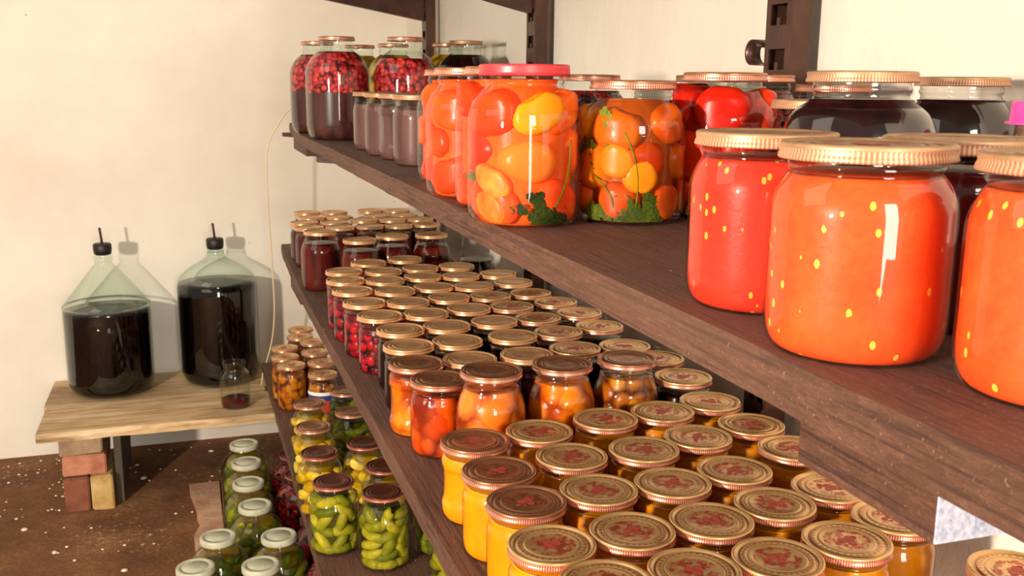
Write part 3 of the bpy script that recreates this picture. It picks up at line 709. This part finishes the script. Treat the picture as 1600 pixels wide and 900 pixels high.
lows = [(.262,2.030,.0555,.154,'maroon','olive','cuc','cucumber jar with flecked maroon lid at the edge of low shelf'),
        (.352,1.930,.0555,.160,'maroon','olive','cuc','cucumber jar nearest the camera on low shelf, dark maroon lid'),
        (.258,2.235,.0555,.145,'maroon','yolive','squash','yellow squash jar directly behind the flecked-lid cucumber jar'),
        (.266,2.420,.0555,.145,'bronze','yolive','squash','yellow squash jar on low shelf, second behind the flecked-lid jar'),
        (.280,2.610,.0555,.145,'bronze','yolive','squash','yellow squash jar on low shelf, third behind the flecked-lid jar'),
        (.392,2.710,.0500,.140,'bronze','olive','cucd','dark olive pickle jar below the fruit jar with a paper label'),
        (.380,2.525,.0555,.140,'bronze','olive','cucd','olive cucumber jar in the inner row, two behind the squash jars'),
        (.372,2.270,.0540,.145,'maroon','yolive','squash','yellow squash jar in the inner row on low shelf, farther one'),
        (.390,2.110,.0540,.145,'maroon','yolive','squash','yellow squash jar in the inner row, right behind nearest cucumber jar'),
        (.478,1.960,.0555,.155,'maroon','olive','cucd','pickle jar half hidden below the middle shelf, right of nearest cucumbers'),
        (.470,1.790,.0555,.155,'maroon','olive','cuc','pickle jar mostly hidden under the middle shelf edge near the camera')]
fl = relax([[a[0],a[1],a[2]] for a in lows])
for (x, y, R), (_, _, _, H, lid, core, what, lb) in zip(fl, lows):
    jar('pickle_jar', x, y, LOWZ, 'tall', R-.0008, H, core, .82, lid, lb, shrink=.72, fname='brine')
    Rin = (R-.0008)*.955; top = H*.86; tail = lb.split(',')[0]
    tl = {'cuc': 'yellow-green pickled cucumber', 'cucd': 'dark olive pickled cucumber', 'squash': 'pale yellow pickled squash'}[what]
    lab1 = (tl+' inside the '+lb).replace(' on low shelf','').replace(' of low shelf','')
    lab1 = ' '.join(lab1.split()[:16]).rstrip(',')
    gp = 'pickles in the '+lb
    if what == 'squash':
        pack_round('squash', x, y, LOWZ, R-.0008, top, .0165, [SQUASH], lab1, 'squash', gp, (1,1.15,.75), 1.5, .2)
    else:
        mt = CUC if what == 'cuc' else CUC_D; zz = .012; row = 0
        near_ = what == 'cuc'
        while zz < top-.008:
            a0 = cam_angle(x, y)+random.uniform(-.3,.3)
            n = 4
            for k in range(n):
                a = a0+(k-(n-1)/2)*.95+random.uniform(-.1,.1)
                if not seen(a, x, y, 1.5): continue
                tilt = random.choice([.1,-.15,.3,-.5,.9,-.8,1.2]) if zz > .02 else random.uniform(-.15,.15)
                long_piece('cucumber', x, y, LOWZ, Rin, a, zz, random.uniform(.050,.070), random.uniform(.0100,.0128), tilt, mt, lab1, 'cucumber', gp, H*.9)
            zz += .0215; row += 1

# ------------------------------------------------------------------ jars on the earth floor
fl3 = [(.124,3.165,'farthest of the row, touching the bench shadow'),(.122,3.00,'second from the bench'),(.118,2.835,'third from the bench'),(.126,2.665,'fourth from the bench'),(.029,2.490,'leftmost, beside the rough slab'),(.165,2.455,'fifth from the bench, beside the red berries'),(.110,2.305,'lowest in the photo, nearest the camera'),(-.03,2.335,'cut off at the bottom edge, left one')]
f3 = relax([[a[0],a[1],.0775] for a in fl3])
for i, ((x, y, r), (_, _, w)) in enumerate(zip(f3, fl3)):
    jar('floor_pickle_jar', x, y, FLOZ, 'three', .0765, .236, 'yolive', .80, 'white', 'large white-capped cucumber jar on floor, '+w, 'white-capped cucumber jars on the floor', glass=GREEN_GLASS, shrink=.8, fname='brine')
    lb = 'olive cucumber in the floor jar '+w; lb = ' '.join(lb.split()[:16]).rstrip(','); zz = .07
    while zz < .185:
        Rz = .0765*.945 if zz < .145 else .0765*(.945-(zz-.145)*4.5)
        for k in range(4):
            a = cam_angle(x, y)+(k-1.5)*.75+random.uniform(-.15,.15)
            long_piece('cucumber', x, y, FLOZ, Rz, a, zz, random.uniform(.055,.075), random.uniform(.012,.015), random.choice([.2,-.3,.6,-.7,1.1]), CUC_D if i in (4,6,7) else random.choice([CUC, CUC_D]), lb, 'cucumber', 'cucumbers in the floor jar '+w, .205)
        zz += .026
reds = [[.262,3.02,.0775],[.268,2.855,.0775],[.290,2.545,.0775],[.300,2.330,.0775]]
relax(reds+[[a,b,c] for a,b,c in f3])
RW = ['farthest of four','second farthest of four','second nearest of four','nearest of four']
for (x, y, r), w in zip(reds, RW):
    jar('berry_jar', max(x, .255), y, FLOZ, 'three', .0765, .236, 'bigred', .80, 'maroon', 'three-litre red berry jar on floor under the low shelf, '+w, 'red berry jars on the floor', glass=GREEN_GLASS)

# ------------------------------------------------------------------ bench, bricks, demijohns
b = thing('bench', 'low bench of two weathered pale planks along the far wall', 'bench', (0, 3.28, 0))
def plankme(x0, x1, y0, y1, z0, z1, skew=0):
    bm = bmesh.new(); N = 26; rows = []
    for i in range(N+1):
        t = i/N; x = x0+(x1-x0)*t; j = random.uniform(-.004,.004)
        sk = skew*(1-t) if t < .02 else 0
        rows.append([bm.verts.new(p) for p in ((x+sk, y0+j, z1-.003),(x+sk, y0+j+.004, z1),(x, y1, z1),(x, y1, z0),(x+sk, y0+j, z0),(x+sk, y0+j-.002,(z0+z1)/2))])
    for A, B in zip(rows, rows[1:]):
        for k in range(6): bm.faces.new((A[k], A[(k+1)%6], B[(k+1)%6], B[k]))
    bm.faces.new(rows[0][::-1]); bm.faces.new(rows[-1]); bmesh.ops.recalc_face_normals(bm, faces=bm.faces[:])
    return mesh_from(bm, 'plank', False)
TB = ZO+BENZ
obj('plank', plankme(-.505, .60, 0, .285, TB-.030, TB, .0), PLANK, b)
obj('plank', plankme(-.515, .58, .292, .605, TB-.030, TB-.002, .0), PLANK, b)
def brick(x0, x1, y0, y1, z0, z1, mat, label):
    bm = bmesh.new(); box(bm, 0, x1-x0, 0, y1-y0, 0, z1-z0, .003)
    bmesh.ops.bevel(bm, geom=bm.edges[:], offset=.004, segments=2, affect='EDGES')
    tag(obj('brick', mesh_from(bm, 'brick', False), mat, None, (x0, y0, z0)), label, 'brick', 'bricks carrying the bench')
zt = TB-.0305
brick(-.448, -.318, 3.335, 3.575, zt-.070, zt, BRK[0], 'grey-brown brick at the top of the stack under the bench')
brick(-.444, -.312, 3.330, 3.570, zt-.140, zt-.073, BRK[1], 'pinkish brick second from the top under the bench')
brick(-.442, -.366, 3.318, 3.560, .0, zt-.143, BRK[2], 'red-brown brick standing on edge at the stack bottom, left one')
brick(-.362, -.290, 3.310, 3.560, .0, zt-.143, BRK[3], 'chipped yellowish brick at the stack bottom, right one')
tag(obj('support_board', box_me(-.286, -.262, 3.36, 3.80, 0, zt-.001, .002), plain('dark_grey_wood', rgb('4A4030'), .8, 0, (40,.5,.003))), 'dark upright board under the bench beside the bricks', 'board')
brick(.44, .56, 3.60, 3.84, 0, zt-.002, BRK[0], 'brick pier under the right end of the bench, behind floor jars')
# rough slab beside the floor jars
bm = bmesh.new(); N = 10; L_, R_, = [], []
for i in range(N+1):
    y = 2.66+.68*i/N
    L_.append((-.045+random.uniform(-.012,.012)+(.0 if i > 6 else .012), y)); R_.append((.043, y))
poly = L_+R_[::-1]
me = prism(poly, 'z', 0, .045); tag(obj('stone_slab', me, m_brick('pink_rubble', rgb('A8785A'), rgb('D0A888'))), 'rough pinkish slab on the floor left of the cucumber jars', 'slab')
# demijohns
def demijohn(x, y, R, body, shoulder, level, label, round_):
    H = .50; t = thing('demijohn', label, 'demijohn', (x, y, TB), 0, None)
    if round_: P = [(0,.012),(R*.6,.008),(R*.75,.0),(R*.92,.015),(R*.99,.045),(R,.08),(R*1.0,body),(R*.985,body+.03),(R*.90,body+.065),(R*.66,body+.095),(R*.42,body+.115),(.034,body+.135),(.029,body+.155),(.032,H-.025),(.029,H-.018),(.031,H-.008),(.026,H)]
    else: P = [(0,.012),(R*.6,.008),(R*.75,.0),(R*.92,.015),(R*.99,.045),(R,.08),(R*1.0,body),(R*.985,body+.012),(R*.93,body+.03),(R*.62,body+.088),(R*.36,body+.137),(.031,body+.162),(.028,body+.175),(.032,H-.025),(.029,H-.018),(.031,H-.008),(.026,H)]
    P2 = catmull(P, 3)
    obj('glass_body', lathe(P2, 72, 'demijohn_glass'), GREEN_GLASS, t)
    Q = [(r*.988, z+.002) for r, z in P2 if z < level]; rl = Q[-1][0]; Q += [(rl, level), (rl*.6, level), (0, level)]
    obj('dark_wine', lathe(Q, 72, 'wine'), m_liquid('dark_wine_'+label[:5], rgb('040102'), rgb('0A0304'), .07), t)
    s = obj('stopper', lathe([(0,.0),(.024,.0),(.029,.004),(.031,.018),(.031,.036),(.027,.040),(0,.040)], 40, 'stopper'), RUBBER, t, (0,0,H-.004))
    obj('airlock_stick', tube([(0,0,.04),(-.002,0,.065),(-.005,.0,.095)], .0042, 'stick', 8), plain('rusty_stick', rgb('4A2A1A'), .6), s)
    return t
demijohn(-.303, 3.715, .147, .300, 0, .300, 'demijohn with sloping cone shoulders on the left of the bench', False)
demijohn(.078, 3.740, .143, .335, 0, .372, 'fuller demijohn with rounded shoulders on the right of the bench', True)
t = thing('drinking_jar', 'empty lidless glass jar with red dregs on the bench', 'jar', (.113, 3.395, TB))
P = catmull([(0,.004),(.036,.002),(.044,.0),(.049,.008),(.050,.022),(.050,.105),(.046,.122),(.038,.132),(.036,.138),(.0375,.145),(.0375,.160)], 3)
obj('glass_body', lathe(P+[(r-.0025, z) for r, z in P[::-1] if r > .03], 56, 'drinking_glass'), GLASS, t)
obj('red_dregs', lathe([(0,.005),(.036,.005),(.043,.004),(.0465,.012),(.0470,.024),(.047,.030),(0,.030)], 48, 'dregs'), m_liquid('dregs', rgb('3A060A'), rgb('5A0A0E'), .1), t)
# siphon hose hanging from the far end of the upper shelf
pts = [(.40,3.44,-.10),(.372,3.46,-.082),(.335,3.49,-.10),(.300,3.50,-.15),(.272,3.50,-.20),(.258,3.50,-.27),(.258,3.51,-.42),(.264,3.53,-.565),(.270,3.57,-.713),(.272,3.60,-.829),(.262,3.62,-.934),(.240,3.62,-1.015),(.222,3.60,-1.06),(.214,3.58,-1.096)]
me = tube(smooth_path([(x, y+.03, z+ZO) for x, y, z in pts], 6), .0028, 'hose', 8)
tag(obj('siphon_hose', me, HOSE), 'thin pale hose hanging from the far shelf end down to bench', 'hose')

# ------------------------------------------------------------------ light
def area(name, loc, target, sx, sy, power, col):
    l = bpy.data.lights.new(name, 'AREA'); l.shape = 'RECTANGLE'; l.size = sx; l.size_y = sy; l.energy = power; l.color = col
    o = bpy.data.objects.new(name, l); o.location = loc; o.rotation_euler = (Vector(target)-Vector(loc)).to_track_quat('-Z', 'Y').to_euler(); C.objects.link(o); return o
l = bpy.data.lights.new('lamp', 'POINT'); l.energy = 520; l.color = (1, .87, .72); l.shadow_soft_size = .09
o = bpy.data.objects.new('lamp', l); o.location = (-1.9, -.25, ZO+.06); C.objects.link(o)
area('doorway_light', (.25, -1.9, ZO-.05), (.3, 3, ZO-.4), .62, 2.5, 85, (1, .93, .84))
area('room_fill', (-1.6, 1.2, ZO+1.3), (.3, 2.4, ZO-.8), 1.6, 1.6, 14, (1, .86, .70))
W = bpy.data.worlds.new('w'); S.world = W; W.use_nodes = True
W.node_tree.nodes['Background'].inputs[0].default_value = (.95, .85, .72, 1); W.node_tree.nodes['Background'].inputs[1].default_value = .36

# ------------------------------------------------------------------ camera
r = Vector((0.950881784671977, -0.3094137765195079, 0.009324509583461137)); u = Vector((0.05397078507334194, 0.19537202961174455, 0.9792430364337317)); w = Vector((0.30481303439584595, 0.9306411150090692, -0.20247500862346737))
cd = bpy.data.cameras.new('camera'); co = bpy.data.objects.new('camera', cd); C.objects.link(co)
mt = Matrix(((r.x,u.x,-w.x,0),(r.y,u.y,-w.y,0),(r.z,u.z,-w.z,ZO),(0,0,0,1))); co.matrix_world = mt
cd.sensor_width = 36; cd.lens = 1544.88/1600*36; cd.clip_start = .02
cd.dof.use_dof = True; cd.dof.focus_distance = 1.05; cd.dof.aperture_fstop = 32
S.camera = co
S.cycles.transparent_max_bounces = 32; S.cycles.max_bounces = 8; S.cycles.sample_clamp_indirect = 6
S.view_settings.view_transform = 'Standard'; S.view_settings.look = 'None'; S.view_settings.exposure = 0
